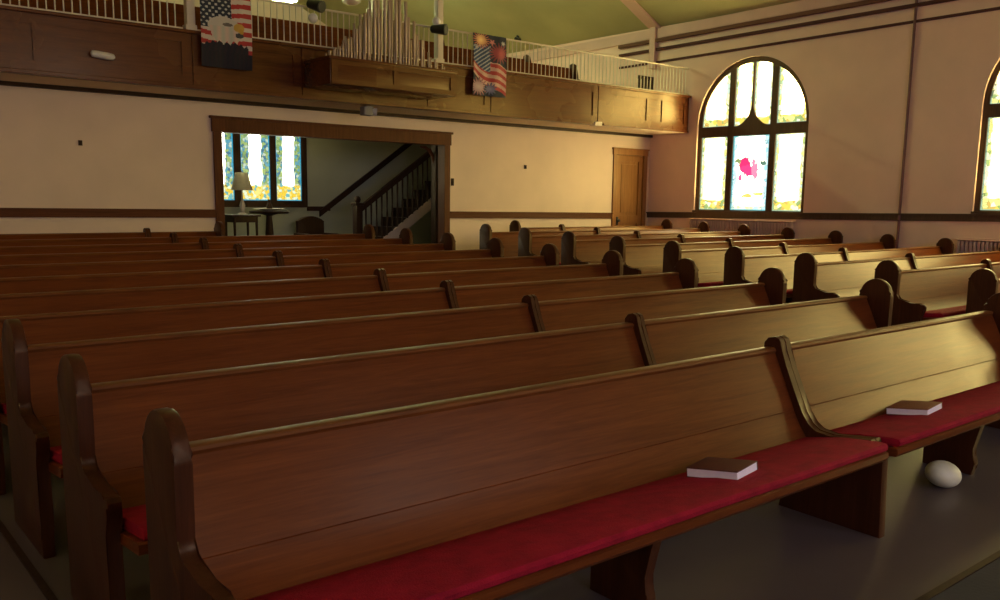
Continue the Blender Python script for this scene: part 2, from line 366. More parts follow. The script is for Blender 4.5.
def arc_pts(c, r, z0, a0, a1, n=12):
    return [(c+r*math.cos(a0+(a1-a0)*i/n), z0+r*math.sin(a0+(a1-a0)*i/n)) for i in range(n+1)]
def lights(c):
    """Outlines (y,z) of the seven lights of one arched window, +y is to the left as seen from inside."""
    z0, zt, zb = SILL+.06, 1.37, 1.585
    ri = R_OUT-.085
    L = []
    L.append(('a', [(.57, z0), (ri-.0, z0), (ri-.0, zt), (.57, zt)]))
    L.append(('c', [(-.435, z0), (.435, z0), (.435, zt), (-.435, zt)]))
    L.append(('a', [(-ri, z0), (-.57, z0), (-.57, zt), (-ri, zt)]))
    a = math.acos(.57/ri)
    L.append(('a', [(.57, zb), (ri-.0, zb)] + arc_pts(0, ri, zb, 0, a)))
    L.append(('a', [(-.57, zb)] + [(-y, z) for y, z in reversed(arc_pts(0, ri, zb, 0, a))]  + [(-ri, zb)][:0]))
    b0, b1 = math.acos(.435/ri), math.acos(.02/ri)
    top = arc_pts(0, ri, zb, b0, b1, 8)
    low = [(.02, 1.98), (.035, 1.88), (.08, 1.78), (.15, 1.69), (.25, 1.61), (.34, 1.575), (.435, 1.57)]
    L.append(('a', low + top))
    L.append(('a', [(-y, z) for y, z in reversed(low + top)]))
    out = []
    for k, pts in L:
        q = []
        for y, z in pts:
            p = (c+y, z+sk(c))
            if not q or (abs(q[-1][0]-p[0]) + abs(q[-1][1]-p[1])) > 1e-4: q.append(p)
        if abs(q[0][0]-q[-1][0]) + abs(q[0][1]-q[-1][1]) < 1e-4: q.pop()
        out.append((k, q))
    return out
def pane(name, pts, to3d, depth, mat, parent):
    bm = B(); uvl = bm.loops.layers.uv.new('UVMap')
    a = [bm.verts.new(to3d(p)) for p in pts]; f = bm.faces.new(a)
    e = bmesh.ops.extrude_face_region(bm, geom=[f])
    vs = [g for g in e['geom'] if isinstance(g, bmesh.types.BMVert)]
    bmesh.ops.translate(bm, verts=vs, vec=depth)
    us = [p[0] for p in pts]; zs = [p[1] for p in pts]
    inv = {}
    for p in pts:
        v = to3d(p); inv[(round(v.x+v.y, 4), round(v.z, 4))] = ((p[0]-min(us))/(max(us)-min(us)), (p[1]-min(zs))/(max(zs)-min(zs)))
    dv = depth.x+depth.y
    for f in bm.faces:
        for l in f.loops:
            co = l.vert.co
            k = (round(co.x+co.y, 4), round(co.z, 4)); k2 = (round(co.x+co.y-dv, 4), round(co.z, 4))
            best = inv.get(k) or inv.get(k2)
            if best is None:
                best = min(inv.items(), key=lambda it: abs(it[0][1]-co.z)+min(abs(it[0][0]-k[0]), abs(it[0][0]-k2[0])))[1]
            l[uvl].uv = (1-best[0], best[1])
    return link(name, bm, mat, parent, smooth=False)
for wi, c in enumerate(WIN_C):
    ls = lights(c)
    bm = B()
    plate(bm, win_outline(c, R_OUT+.005), [p for _, p in ls], lambda p: W(XW+.05, p[0], p[1]), Vector((.07*U, 0, 0)))
    fr = struct('window_%d' % (wi+1), bm, M['frame'],
                ('arched stained glass window nearest the balcony, red robed shape in its central pane', 'arched stained glass window at the front end of the side wall', 'arched stained glass window by the chancel')[wi], 'window')
    for k, p in ls:
        pane('pane', p, lambda q: W(XW+.085, q[0], q[1]), Vector((.012, 0, 0)), M['glass_c' if (k == 'c' and wi == 0) else 'glass_a'], fr)
    bm = B(); prism(bm, [((c+s*(R_OUT+.02))*U, (SILL+sk(c)-ZF+d)*U) for s, d in ((-1, 0), (1, 0), (1, .04), (-1, .04))], (XW-.03)*U, (XW+.13)*U, 'X', bev=.006)
    struct('window_sill', bm, M['frame'], None, None, fr)
for k, (cx, z0, h, sp) in enumerate(LEFT_FILL_WIN):
    o = arch(cx, z0, h, sp); i_ = arch(cx, z0+.06, h-.07, sp)
    bm = B(); plate(bm, o, [i_], lambda p: W(XL-.05, p[0], p[1]), Vector((-.08*U, 0, 0)))
    fr = struct('window_%d' % (6+k), bm, M['frame'], 'added arched fill-light window in the side aisle wall, ' + ('towards the balcony', 'beside the pews', 'towards the chancel')[k], 'window')
    pane('pane', i_, lambda q: W(XL-.09, q[0], q[1]), Vector((-.012, 0, 0)), M['left_fill_pane'], fr)
# front and rear windows (daylight); the side aisle one is added fill
for i, (cx, z0, h, sp) in enumerate(FRONT_WIN):
    bm = B(); o = arch(cx, z0, h, sp); i_ = arch(cx, z0+.06, h-.07, sp)
    plate(bm, o, [i_], lambda p: W(p[0], YF-.08, p[1]), Vector((0, -.08*U, 0)))
    fr = struct('window_%d' % (4+i), bm, M['frame'], 'arched window in the chancel wall ' + ('over the centre' if i == 0 else 'by the side aisle, added as fill light'), 'window')
    pane('pane', i_, lambda q: W(q[0], YF-.12, q[1]), Vector((0, -.012, 0)), M['sky_pane'], fr)
# back wall with the wide opening and the door
OPX0, OPX1, OPZ = 5.74, 10.04, 0.985
DX0, DX1, DZ = 14.70, 15.58, 0.985
fz = floor_z(YB)
bm = B()
plate(bm, [(XL, ZF-.2), (OPX0, ZF-.2), (OPX0, OPZ), (OPX1, OPZ), (OPX1, ZF-.2), (DX0, ZF-.2), (DX0, DZ), (DX1, DZ), (DX1, ZF-.2), (XW, ZF-.2), (XW, 1.46), (XL, 1.46)], [], lambda p: W(p[0], YB, p[1]), Vector((0, .16*U, 0)))
struct('wall_back', bm, M['wall'], 'cream plaster wall under the balcony', 'wall')
# opening casing
bm = B()
wbox(bm, (5.62, YB-.035, fz), (OPX0+.02, YB+.18, OPZ+.10), .006)
wbox(bm, (OPX1-.02, YB-.035, fz), (10.15, YB+.18, OPZ+.10), .006)
wbox(bm, (5.60, YB-.045, OPZ-.02), (10.17, YB+.18, 1.17), .006)
wbox(bm, (5.57, YB-.065, 1.165), (10.20, YB+.10, 1.205), .008)
struct('trim_4', bm, M['case'], 'brown wooden casing around the wide opening to the entrance hall', 'trim')
# door with casing
bm = B()
wbox(bm, (14.59, YB-.03, fz), (DX0+.01, YB+.03, DZ+.04), .005)
wbox(bm, (DX1-.01, YB-.03, fz), (15.69, YB+.03, DZ+.04), .005)
wbox(bm, (14.57, YB-.04, DZ), (15.70, YB+.03, DZ+.12), .005)
wbox(bm, (14.55, YB-.055, DZ+.115), (15.72, YB+.03, DZ+.15), .005)
struct('trim_5', bm, M['door'], 'wooden casing around the side door', 'trim')
bm = B()
dx0, dx1, dz0, dz1 = DX0+.005, DX1-.005, fz+.01, DZ-.003
wbox(bm, (dx0, YB+.03, dz0), (dx1, YB+.075, dz1))
def rect(x0, x1, z0, z1): return [(x0, z0), (x1, z0), (x1, z1), (x0, z1)]
plate(bm, rect(dx0, dx1, dz0, dz1), [rect(dx0+.13, dx1-.13, -.33, dz1-.13), rect(dx0+.13, dx1-.13, dz0+.15, -.50)], lambda p: W(p[0], YB+.03, p[1]), Vector((0, -.022*U, 0)))
wbox(bm, (dx0+.19, YB+.018, -.27), (dx1-.19, YB+.035, dz1-.19), .008)
wbox(bm, (dx0+.19, YB+.018, dz0+.21), (dx1-.19, YB+.035, -.56), .008)
dr = struct('door_1', bm, M['door'], 'closed two panel wooden door below the balcony end', 'door')
bm = B(); wbox(bm, (14.755, YB-.008, -.54), (14.81, YB+.010, -.36), .004)
handle_bm = bm; bm = B()
bmk = [(0.004, 0), (.018, .004), (.02, .02), (.03, .035), (.028, .055), (.012, .062)]
lathe(bm, [(r, z) for r, z in bmk], 14)
vs = list(bm.verts)
bmesh.ops.rotate(bm, verts=vs, cent=(0, 0, 0), matrix=Matrix.Rotation(math.radians(90), 3, 'X'))
bmesh.ops.translate(bm, verts=vs, vec=W(14.782, YB-.006, -.44))
hd = link('door_handle', handle_bm, M['black'], dr); hd['label'] = 'dark lock plate'
kb = link('knob', bm, M['black'], hd); kb['label'] = 'dark round door knob'

# dado rails
def dado(name, pts, mat, label, thick=.05):
    bm = B()
    (xa, ya, za), (xb, yb, zb) = pts
    horiz = abs(xb-xa) > abs(yb-ya)
    for z_off0, z_off1, t in ((-.115, 0, thick), (-.02, .012, thick+.025)):
        if horiz:
            prism(bm, [(xa*U, (za+z_off0-ZF)*U), (xb*U, (zb+z_off0-ZF)*U), (xb*U, (zb+z_off1-ZF)*U), (xa*U, (za+z_off1-ZF)*U)], (ya-t)*U, (ya+.0)*U, 'Y')
        else:
            prism(bm, [(ya*U, (za+z_off0-ZF)*U), (yb*U, (zb+z_off0-ZF)*U), (yb*U, (zb+z_off1-ZF)*U), (ya*U, (za+z_off1-ZF)*U)], (xa-t)*U, xa*U, 'X')
    struct(name, bm, mat, label, 'trim')
def dz(x): return -.215-.0055*(x-2.6)
dado('trim_6', ((XL, YB, dz(XL)), (5.62, YB, dz(5.62))), M['trim'], 'brown chair rail on the back wall left of the opening', .03)
dado('trim_7', ((10.15, YB, dz(10.15)), (14.59, YB, dz(14.59))), M['trim'], 'brown chair rail on the back wall between opening and door', .03)
dado('trim_8', ((XW, YB, -.262), (XW, YF, -.262+.0145*18.6)), M['frame'], 'dark chair rail along the window wall', .03)
# upper mouldings of the window wall
def rail_r(name, z, t, h, mat, label, y0=14.6, y1=YF, bev=.006):
    bm = B(); za, zb = z+sk(y0), z+sk(y1)
    prism(bm, [(y0*U, (za-ZF)*U), (y1*U, (zb-ZF)*U), (y1*U, (zb+h-ZF)*U), (y0*U, (za+h-ZF)*U)], (XW-t)*U, (XW+.02)*U, 'X', bev=bev)
    struct(name, bm, mat, label, 'trim')
rail_r('trim_9', 3.075, .035, .045, M['moulding'], 'lower dark moulding high on the window wall')
rail_r('trim_10', 3.335, .06, .06, M['moulding'], 'upper dark moulding high on the window wall')
rail_r('trim_11', 3.52, .09, .07, M['brownband'], 'brown cornice moulding below the ceiling')
rail_r('trim_12', 3.60, .05, .22, M['cove'], 'pink cornice band under the ceiling edge', y0=23.9, bev=.02)
bm = B(); wbox(bm, (XW-.10, 13.50, 2.9), (XW, 13.66, EAVE+.05), .01)
struct('trim_13', bm, M['cove'], 'pink corbel under the ceiling rib', 'trim')

# ------------------------------------------------------------------ balcony
YP = 12.55
PZ0, PZ1 = 1.49, 2.20
bm = B()
wbox(bm, (XL, YP+.06, 1.455), (XW, YG, 1.60))
bal = struct('balcony', bm, M['wall'], 'wooden balcony across the back of the church', 'balcony')
seams = [XL, 1.2, 4.93, 6.60, 8.90, 10.27, 12.98, XW]
bm = B()
wbox(bm, (XL, YP+.02, PZ0), (XW, YP+.08, PZ1))
for a, b in zip(seams, seams[1:]):
    n = max(1, round((b-a)/1.9)); w = (b-a)/n
    holes = []
    for i in range(n):
        holes.append(rect(a+i*w+.14, a+(i+1)*w-.14, PZ0+.14, PZ1-.13))
    if a > 12.9: holes = [rect(13.22, 14.42, PZ0+.14, PZ1-.13), rect(14.50, 14.90, PZ0+.14, PZ1-.13), rect(14.98, 15.62, PZ0+.14, PZ1-.13)]
    plate(bm, rect(a+.012, b-.012, PZ0, PZ1), holes, lambda p: W(p[0], YP, p[1]), Vector((0, .03*U, 0)))
struct('panelling', bm, M['bal'], None, None, bal)
bm = B()
wbox(bm, (XL, YP-.05, PZ1-.01), (XW, YP+.10, PZ1+.035), .008)
struct('top_ledge', bm, M['bal'], None, None, bal)
bm = B()
wbox(bm, (XL, YP-.02, PZ0-.035), (12.85, YP+.12, PZ0+.02), .008)
wbox(bm, (13.15, YP-.01, PZ0-.03), (XW, YP+.12, PZ0+.015), .006)
struct('bottom_moulding', bm, M['bal'], None, None, bal)
bm = B(); wbox(bm, (12.90, YP-.015, PZ0-.05), (13.10, YP+.14, PZ0+.03), .008)
o = struct('bracket', bm, M['white'], None, None, bal); o['label'] = 'small cream block at the panel seam'
bm = B(); wbox(bm, (XL, YB-.07, 1.40), (XW, YB, 1.46), .006)
struct('trim_14', bm, M['dark'], 'dark moulding where the balcony underside meets the wall', 'trim')

# gallery tiers
bm = B()
for y0, z1 in ((13.15, 1.80), (13.95, 2.0), (14.75, 2.2), (15.55, 2.4)):
    wbox(bm, (XL, y0, 1.58), (13.6 if y0 < 15 else 13.2, YG, z1))
struct('floor_gallery', bm, M['trim'], 'stepped gallery floor behind the railing', 'floor')

# columns (slender posts)
def column(x, label):
    t = thing('balcony_post', label, 'post', W(x, YP+.03, PZ1+.035), group='white posts on the balcony')
    top = RIDGE_Z - SLOPE*abs(RIDGE_X-x) - (PZ1+.035)
    bm = B(); bx(bm, (-.055, -.055, .06), (.055, .055, top*U-.035), .01); link('shaft', bm, M['white'], t)
    bm = B(); bx(bm, (-.075, -.06, 0), (.075, .075, .07), .01); link('base', bm, M['white'], t)
column(4.93, 'white square post beside the eagle banner')
column(9.155, 'white square post right of the organ pipes')

def railing(x0, x1, label):
    t = thing('balcony_railing', label, 'railing', W((x0+x1)/2, YP+.03, PZ1+.035), group='white balcony railings')
    hx = (x1-x0)/2*U; H = (2.80-PZ1-.035)*U
    bm = B(); tube(bm, [(-hx, 0, H), (hx, 0, H)], .016, 8); link('top_rail', bm, M['white'], t)
    bm = B(); bx(bm, (-hx, -.018, 0), (hx, .018, .028), .005); link('bottom_rail', bm, M['white'], t)
    n = round((x1-x0)/.1015)
    bm = B(); tube(bm, [(0, 0, .02), (0, 0, H)], .0085, 6); pb = link('baluster', bm, M['white'], t)
    for i in range(1, n):
        c = pb if i == 1 else pb.copy()
        if i > 1: COL.objects.link(c)
        c.location = (-hx + 2*hx*i/n, 0, 0)
    return t
railing(1.6, 4.83, 'white railing left of the post by the eagle banner')
railing(5.03, 9.055, 'white railing behind the organ pipes')
railing(9.255, XW-.03, 'white railing at the window end of the balcony')

# gallery pews
def gallery_pew(x0, x1, y, z0, label):
    t = thing('gallery_pew', label, 'pew', W((x0+x1)/2, y, z0), group='pews in the gallery')
    hx = (x1-x0)/2*U
    bm = B(); prism(bm, [(-.02, .35), (.0, .36), (.09, .80), (.12, .80), (.12, .78), (.04, .33)], -hx, hx); link('backrest', bm, M['pew'], t)
    bm = B(); prism(bm, [(-.36, .38), (.02, .36), (.02, .40), (-.36, .42)], -hx, hx); link('seat', bm, M['pew'], t)
    for s in (-1, 1):
        bm = B(); prism(bm, [(-.30, 0), (.16, 0), (.17, .78), (.13, .87), (.06, .89), (0, .86), (-.03, .78), (-.06, .58), (-.34, .52)], s*hx-.03, s*hx+.03, bev=.01); link('end_panel', bm, M['pew_end_shaded'], t)
gallery_pew(1.0, 13.19, 13.42, 1.80, 'front gallery pew behind the balcony railing')
gallery_pew(1.0, 12.62, 14.2, 2.0, 'second gallery pew, one step up behind the railing')
gallery_pew(1.0, 12.25, 15.0, 2.2, 'third gallery pew on its higher step')
gallery_pew(1.0, 11.6, 15.8, 2.4, 'rearmost gallery pew on the top step')

# ================================================================== PEWS
HZ = .0192      # floor already risen under the pew's back
def sh(y, z): return (y*U, (z + (S*y if z < .02 else 0))*U)
def end_outline(k=1.0):
    p = [(.105, 0.0), (.105, .90), (.105, .905), (.099, .918)]
    # domed head with small shoulders
    for i in range(1, 12):
        a = math.pi*i/12
        p.append((-.03+.127*math.cos(a), .924+.113*math.sin(a)**1.1))
    p += [(-.159, .918), (-.165, .905), (-.165, .89), (-.162, .66), (-.166, .632), (-.180, .610), (-.21, .598), (-.32, .582), (-.415, .570), (-.440, .576), (-.462, .574), (-.475, .558), (-.473, .536),
          (-.452, .505), (-.440, .43), (-.436, .14), (-.450, .08), (-.450, 0.0)]
    return [sh(y, z*k) for y, z in p]
def divider_outline(k=1.0):
    p = [(-.545, .45), (-.556, .475), (-.545, .490), (-.44, .476), (-.32, .460), (-.235, .470), (-.190, .500), (-.152, .555), (-.100, .660), (-.040, .790), (-.004, .875), (.004, .915), (.018, .938), (.045, .949), (.085, .940), (.110, .912), (.112, .86),
         (.05, .60), (-.04, .40), (-.46, .40)]
    return [sh(y, z*k) for y, z in p]
def back_outline(k=1.0):
    f = [(-.225, .38), (-.192, .418), (-.146, .480), (-.112, .540), (-.1025, .5595), (-.1008, .5602), (-.1003, .562), (-.1010, .5645), (-.073, .625), (-.036, .705), (.001, .785), (.036, .858)]
    b = [(.076, .858), (.041, .785), (.004, .705), (-.033, .625), (-.064, .555), (-.086, .51), (-.115, .465), (-.185, .365)]
    return [sh(y, z*k) for y, z in f+b]
def cap_outline(k=1.0):
    p = [(.036, .858), (.030, .872), (.035, .884), (.046, .889), (.090, .889), (.102, .884), (.106, .872), (.098, .852), (.046, .852)]
    return [sh(y, z*k) for y, z in p]
def seat_outline(k=1.0):
    p = [(-.635, .405), (-.645, .42), (-.642, .445), (-.63, .452), (-.20, .402), (-.18, .375), (-.20, .365)]
    return [sh(y, z*k) for y, z in p]
def cushion_outline(k=1.0):
    p = [(-.630, .452), (-.643, .462), (-.645, .480), (-.635, .494), (-.60, .4975), (-.42, .478), (-.28, .450), (-.195, .434), (-.182, .42), (-.205, .403)]
    return [sh(y, z*k) for y, z in p]
def support_outline(curved, k=1.0):
    if curved: p = [(-.14, 0), (-.14, .37), (-.50, .405), (-.49, .34), (-.468, .25), (-.448, .16), (-.444, .12), (-.462, .085), (-.468, .06), (-.455, .035), (-.452, 0)]
    else: p = [(-.03, 0), (-.10, .38), (-.60, .41), (-.605, .38), (-.620, 0)]
    return [sh(y, z*k) for y, z in p]

def make_pew(xl, xd, xr, k, sup, dw=.034):
    """One pew: two seats' worth of back either side of a moulded divider, panel ends, red cushions."""
    t = thing('pew', 'x', 'pew')
    def part(name, outline, x0, x1, mat, parent=None, bev=0.0):
        bm = B(); prism(bm, outline, (x0-xd)*U, (x1-xd)*U, 'X', bev=bev); return link(name, bm, M[mat], parent or t)
    part('end_panel', end_outline(k), xl, xl+.056, 'pew_end_shaded', bev=.011)
    part('end_panel', end_outline(k), xr-.056, xr, 'pew_end_shaded', bev=.011)
    for a, b in ((xl+.05, xd-dw+.002), (xd+dw-.002, xr-.05)):
        bk = part('backrest', back_outline(k), a, b, 'pew')
        part('top_rail', cap_outline(k), a+.006, b, 'rail', bk)
        part('seat', seat_outline(k), a, b, 'pew', bev=.004)
        part('cushion', cushion_outline(k), a+.02, b-.008, 'cushion', bev=.012)
    dv = None
    bm = B()
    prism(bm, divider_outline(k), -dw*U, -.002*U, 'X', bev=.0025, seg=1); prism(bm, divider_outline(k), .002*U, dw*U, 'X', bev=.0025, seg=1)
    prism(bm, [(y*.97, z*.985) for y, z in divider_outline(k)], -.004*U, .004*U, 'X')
    link('divider', bm, M['pew_end_shaded'], t)
    part('support', support_outline(False, k), xd-.03, xd+.03, 'pew_end_shaded', bev=.004)
    for x in sup: part('support', support_outline(True, k), x-.027, x+.027, 'pew_end_shaded', bev=.006)
    return t
ORD = ['front', 'second', 'third', 'fourth', 'fifth', 'sixth', 'seventh', 'eighth', 'ninth', 'tenth', 'eleventh']
def place_left(o, i):
    y = 2.711+i
    o.location = W(4.285, y, ZF+HZ+S*i)
    tag(o, {0: 'front oak pew left of the centre aisle with two books on its red cushions',
            1: 'second oak pew left of the centre aisle, directly behind the pew with the books',
            2: 'third oak pew from the front left of the centre aisle',
            10: 'rearmost, shorter oak pew left of the aisle, before the entrance hall opening'}.get(i, '%s oak pew from the front in the rows left of the centre aisle' % ORD[i]), 'pew', 'pews left of the centre aisle')
front_l = make_pew(.90, 4.345, 7.235, 1.0, (2.72, 5.84), .048); place_left(front_l, 0); front_l.location.x = 4.345*U
proto_l = make_pew(.90, 4.285, 7.235, 1.0, (2.72, 5.84)); place_left(proto_l, 1)
for i in range(2, 10):
    c = copy_tree(proto_l); place_left(c, i)
last_l = make_pew(.90, 4.28, 5.32, 1.0, (2.72,)); place_left(last_l, 10); last_l.location.x = 4.28*U
def place_right(o, j):
    o.location = W(12.33, 3.803+j, ZF+HZ+S*(j+1.09))
    tag(o, {0: 'front oak pew right of the centre aisle, its shade-darkened end at the picture edge',
            9: 'rearmost, shorter oak pew right of the aisle, before the side door'}.get(j, '%s oak pew from the front in the rows by the window wall' % ORD[j]), 'pew', 'pews right of the centre aisle')
proto_r = make_pew(9.53, 12.33, 15.50, .982, (11.0, 13.9))
place_right(proto_r, 0)
for j in range(1, 9):
    c = copy_tree(proto_r); place_right(c, j)
last_r = make_pew(11.05, 12.37, 15.50, .982, (13.9,)); place_right(last_r, 9); last_r.location.x = 12.37*U

# ================================================================== SMALL THINGS ON THE PEWS
def hymnal(cx, cy, l, w, h, rz, cover, label):
    z = -1.196-.115*(cy-2.064)+.012
    t = thing('hymnal', label, 'book', W(cx, cy, z), rz=0)
    t.rotation_euler = (math.atan(-.115), 0, rz)
    L, Wd, H = l/2*U, w/2*U, h*U
    bm = B()
    bx(bm, (-Wd, -L, 0), (Wd, L, .004), .0012); bx(bm, (-Wd, -L, H-.004), (Wd, L, H), .0012)
    bx(bm, (Wd-.004, -L, .001), (Wd+.002, L, H-.001), .0015)
    link('cover', bm, M[cover], t)
    bm = B(); bx(bm, (-Wd+.003, -L+.003, .0035), (Wd-.004, L-.003, H-.0035)); o = link('page_block', bm, M['paper'], t, smooth=False); o['label'] = 'white page edges'
hymnal(3.285, 2.333, .245, .222, .045, math.radians(12), 'cover', 'maroon hardback book lying nearest on the red cushion, white page edges showing')
hymnal(5.235, 2.385, .235, .275, .043, math.radians(8), 'cover2', 'rust brown hardback book on the red cushion beyond the pew divider')
bm = B()
bmesh.ops.create_uvsphere(bm, u_segments=32, v_segments=20, radius=1)
for v in bm.verts: v.co = Vector((v.co.x*.122*U, v.co.y*.10*U, v.co.z*.078*U))
bmesh.ops.rotate(bm, verts=bm.verts, cent=(0, 0, 0), matrix=Matrix.Rotation(math.radians(14), 3, Vector((math.sin(1.0), math.cos(1.0), 0))))
zmin = min(v.co.z for v in bm.verts)
bmesh.ops.translate(bm, verts=bm.verts, vec=(0, 0, -zmin))
o = link('cream_ball', bm, M['cream'], None, loc=W(5.43, 2.27, floor_z(2.27)))
tag(o, 'pale cream oval ball lying on the floor under the front pew', 'ball')

# ================================================================== BALCONY FITTINGS
def banner(name, x0, x1, z0, z1, fn, label, nu=66, nv=110):
    bm = B(); cl = bm.loops.layers.float_color.new('print')
    w, h = (x1-x0)*U, (z1-z0)*U
    g = []
    for j in range(nv+1):
        row = []
        for i in range(nu+1):
            u, v = i/nu, j/nv
            row.append(bm.verts.new(((u-.5)*w, -.012*math.sin(u*9+1.2)*v - .006*math.sin(u*17+v*4) - .02*math.sin(v*math.pi)*(1-.3*u), -v*h)))
        g.append(row)
    for j in range(nv):
        for i in range(nu):
            f = bm.faces.new((g[j+1][i], g[j+1][i+1], g[j][i+1], g[j][i]))
            c = fn((i+.5)/nu, (j+.5)/nv)
            for l in f.loops: l[cl] = (*c, 1)
    e = bmesh.ops.extrude_face_region(bm, geom=list(bm.faces))
    bmesh.ops.translate(bm, verts=[q for q in e['geom'] if isinstance(q, bmesh.types.BMVert)], vec=(0, .004, 0))
    o = link(name, bm, M['print'], None, loc=W((x0+x1)/2, YP-.075, z1))
    return tag(o, label, 'banner')
RED, WHT, NAVY = (.42, .035, .03), (.62, .52, .45), (.02, .026, .045)
def eagle(u, v):
    jag = .035*abs(((u*9) % 1)-.5)*2
    # flag ground
    if u < .6 and v < .50:
        c = NAVY
        a, b = (u*8+ (int(v*22) % 2)*.5) % 1, (v*22) % 1
        if (a-.5)**2*2.2+(b-.5)**2 < .10: c = (.5, .5, .5)
    else:
        c = RED if int((v-.02*math.sin(u*5))*17) % 2 else WHT
    # dark body
    if v > .735-.06*math.sin(min(1, max(0, (u-.02)/.9))*math.pi) - jag and (u < .93): c = (.013+.005*math.sin(u*60+v*30), .009, .020)
    if v > .80: c = (.012+.004*math.sin(u*70), .008, .018)
    # neck and head
    if ((u-.44)/.30)**2+((v-.47)/.125)**2 < 1: c = (.55, .50, .44)
    if .18+(v-.5)*.3 < u < .80-(v-.5)*.25 and .47 < v < .655+.05*math.sin((u-.18)/.62*math.pi)-.055*abs(((u*8) % 1)-.5)*2: c = (.55+.08*math.sin(u*40), .47, .40)
    if ((u-.52)/.10)**2+((v-.443)/.022)**2 < 1: c = (.16, .13, .11)
    if ((u-.74)/.11)**2+((v-.47)/.055)**2 < 1 and u > .63: c = (.55, .33, .06)
    if ((u-.79)/.05)**2+((v-.515)/.035)**2 < 1: c = (.50, .28, .04)
    if ((u-.74)/.10)**2+((v-.57)/.03)**2 < 1 and u > .66: c = (.05, .045, .05)
    return c
def fireworks(u, v):
    c = (.022, .026, .04)
    def burst(cu, cv, r, core, rim, rays=14):
        nonlocal c
        du, dv = (u-cu), (v-cv)*1.85
        d = math.hypot(du, dv); a = math.atan2(dv, du)
        if d < r*(.75+.25*math.sin(a*rays)): c = tuple(core[i]*(1-d/r)+rim[i]*(d/r) for i in range(3))
    if .18 < v < .60 and u < .52:
        c = (.035, .06, .13)
        if math.sin((v*1.85+u*.8)*52) > .45: c = (.36, .38, .42)
    burst(.78, .28, .34, (.50, .10, .10), (.14, .03, .05), 18)
    t = v-.44-.30*u-.05*math.sin(u*5.5)
    if u > .5: t2 = v-.37-.28*(u-.5); 
    if 0 < t < .27-.08*(1-u) or (u > .52 and -.17 < t < .27):
        c = (.60, .38, .30) if int((t+1)*16.5) % 2 else (.42, .05, .045)
    burst(.16, .86, .30, (.62, .48, .48), (.25, .04, .05), 16)
    burst(.52, .88, .20, (.30, .28, .45), (.04, .05, .12), 12)
    burst(.24, .10, .26, (.95, .70, .30), (.45, .04, .04), 20)
    burst(.57, .115, .10, (.62, .25, .22), (.40, .12, .12), 5)
    burst(.90, .11, .08, (.6, .55, .5), (.2, .2, .25), 6)
    burst(.10, .22, .08, (.5, .45, .4), (.2, .2, .25), 6)
    return c
banner('eagle_banner', 5.03, 5.78, 1.77, 2.83, eagle, 'eagle head and striped flag banner hanging over the balcony beside the post')
banner('fireworks_banner', 9.80, 10.55, 1.77, 2.80, fireworks, 'waving flag and fireworks banner hanging from the balcony railing')

# organ: projecting case and its pipes
t = thing('pipe_organ', 'projecting oak organ case with a fan of metal pipes on the balcony front', 'organ', W(7.757, 12.1, 1.61))
bm = B()
def l_(x, y, z): return ((x-7.757)*U, (y-12.1)*U, (z-1.61)*U)
bx(bm, l_(6.625, 11.74, 1.61), l_(8.888, YP-.055, 1.985), .01)
bx(bm, l_(6.605, 11.72, 1.955), l_(8.908, YP-.055, 2.0), .008)
plate(bm, rect(6.64, 8.87, 1.62, 1.95), [rect(6.74, 7.70, 1.69, 1.885), rect(7.80, 8.77, 1.69, 1.885)], lambda p: l_(p[0], 11.735, p[1]), Vector((0, -.014, 0)))
link('organ_case', bm, M['bal'], t)
tops = [(6.72, 2.09), (6.80, 2.13), (6.88, 2.17), (6.95, 2.23), (7.02, 2.29), (7.09, 2.36), (7.16, 2.45), (7.235, 2.56), (7.31, 2.69), (7.39, 2.85), (7.475, 3.0), (7.565, 3.1), (7.66, 3.16), (7.76, 3.2), (7.86, 3.16), (7.95, 3.08), (8.035, 2.96),
        (8.115, 2.82), (8.19, 2.69), (8.265, 2.56), (8.335, 2.43), (8.40, 2.33), (8.465, 2.26), (8.53, 2.21), (8.595, 2.17), (8.66, 2.14), (8.73, 2.11), (8.80, 2.08)]
def organ_pipe(x, y, zt, r):
    Hh = (zt-2.0)*U; f = min(.30, .35*Hh)
    bm = B()
    lathe(bm, [(r*.35, .001), (r, f), (r, f+.012), (r*.93, f+.02), (r*.93, f+.03), (r, f+.04), (r, Hh), (r*.86, Hh), (r*.86, Hh-.02)], 12, l_(x, y, 2.0), cap=False)
    link('organ_pipe', bm, M['pipe'], t)
for i, (x, zt) in enumerate(tops):
    organ_pipe(x, 11.90 + (.04 if i % 2 else 0), zt - (.10 if i % 2 else 0)*min(1, (zt-2.05)), .013+.014*min(1, (zt-2.05)/.9))
for i, ((xa, za), (xb, zb)) in enumerate(zip(tops, tops[1:])):
    z = (za+zb)/2
    organ_pipe((xa+xb)/2, 12.10 + (.05 if i % 2 else 0), 2.0+(z-2.0)*(.92 if i % 3 else .70), .012+.012*min(1, (z-2.05)/.9))

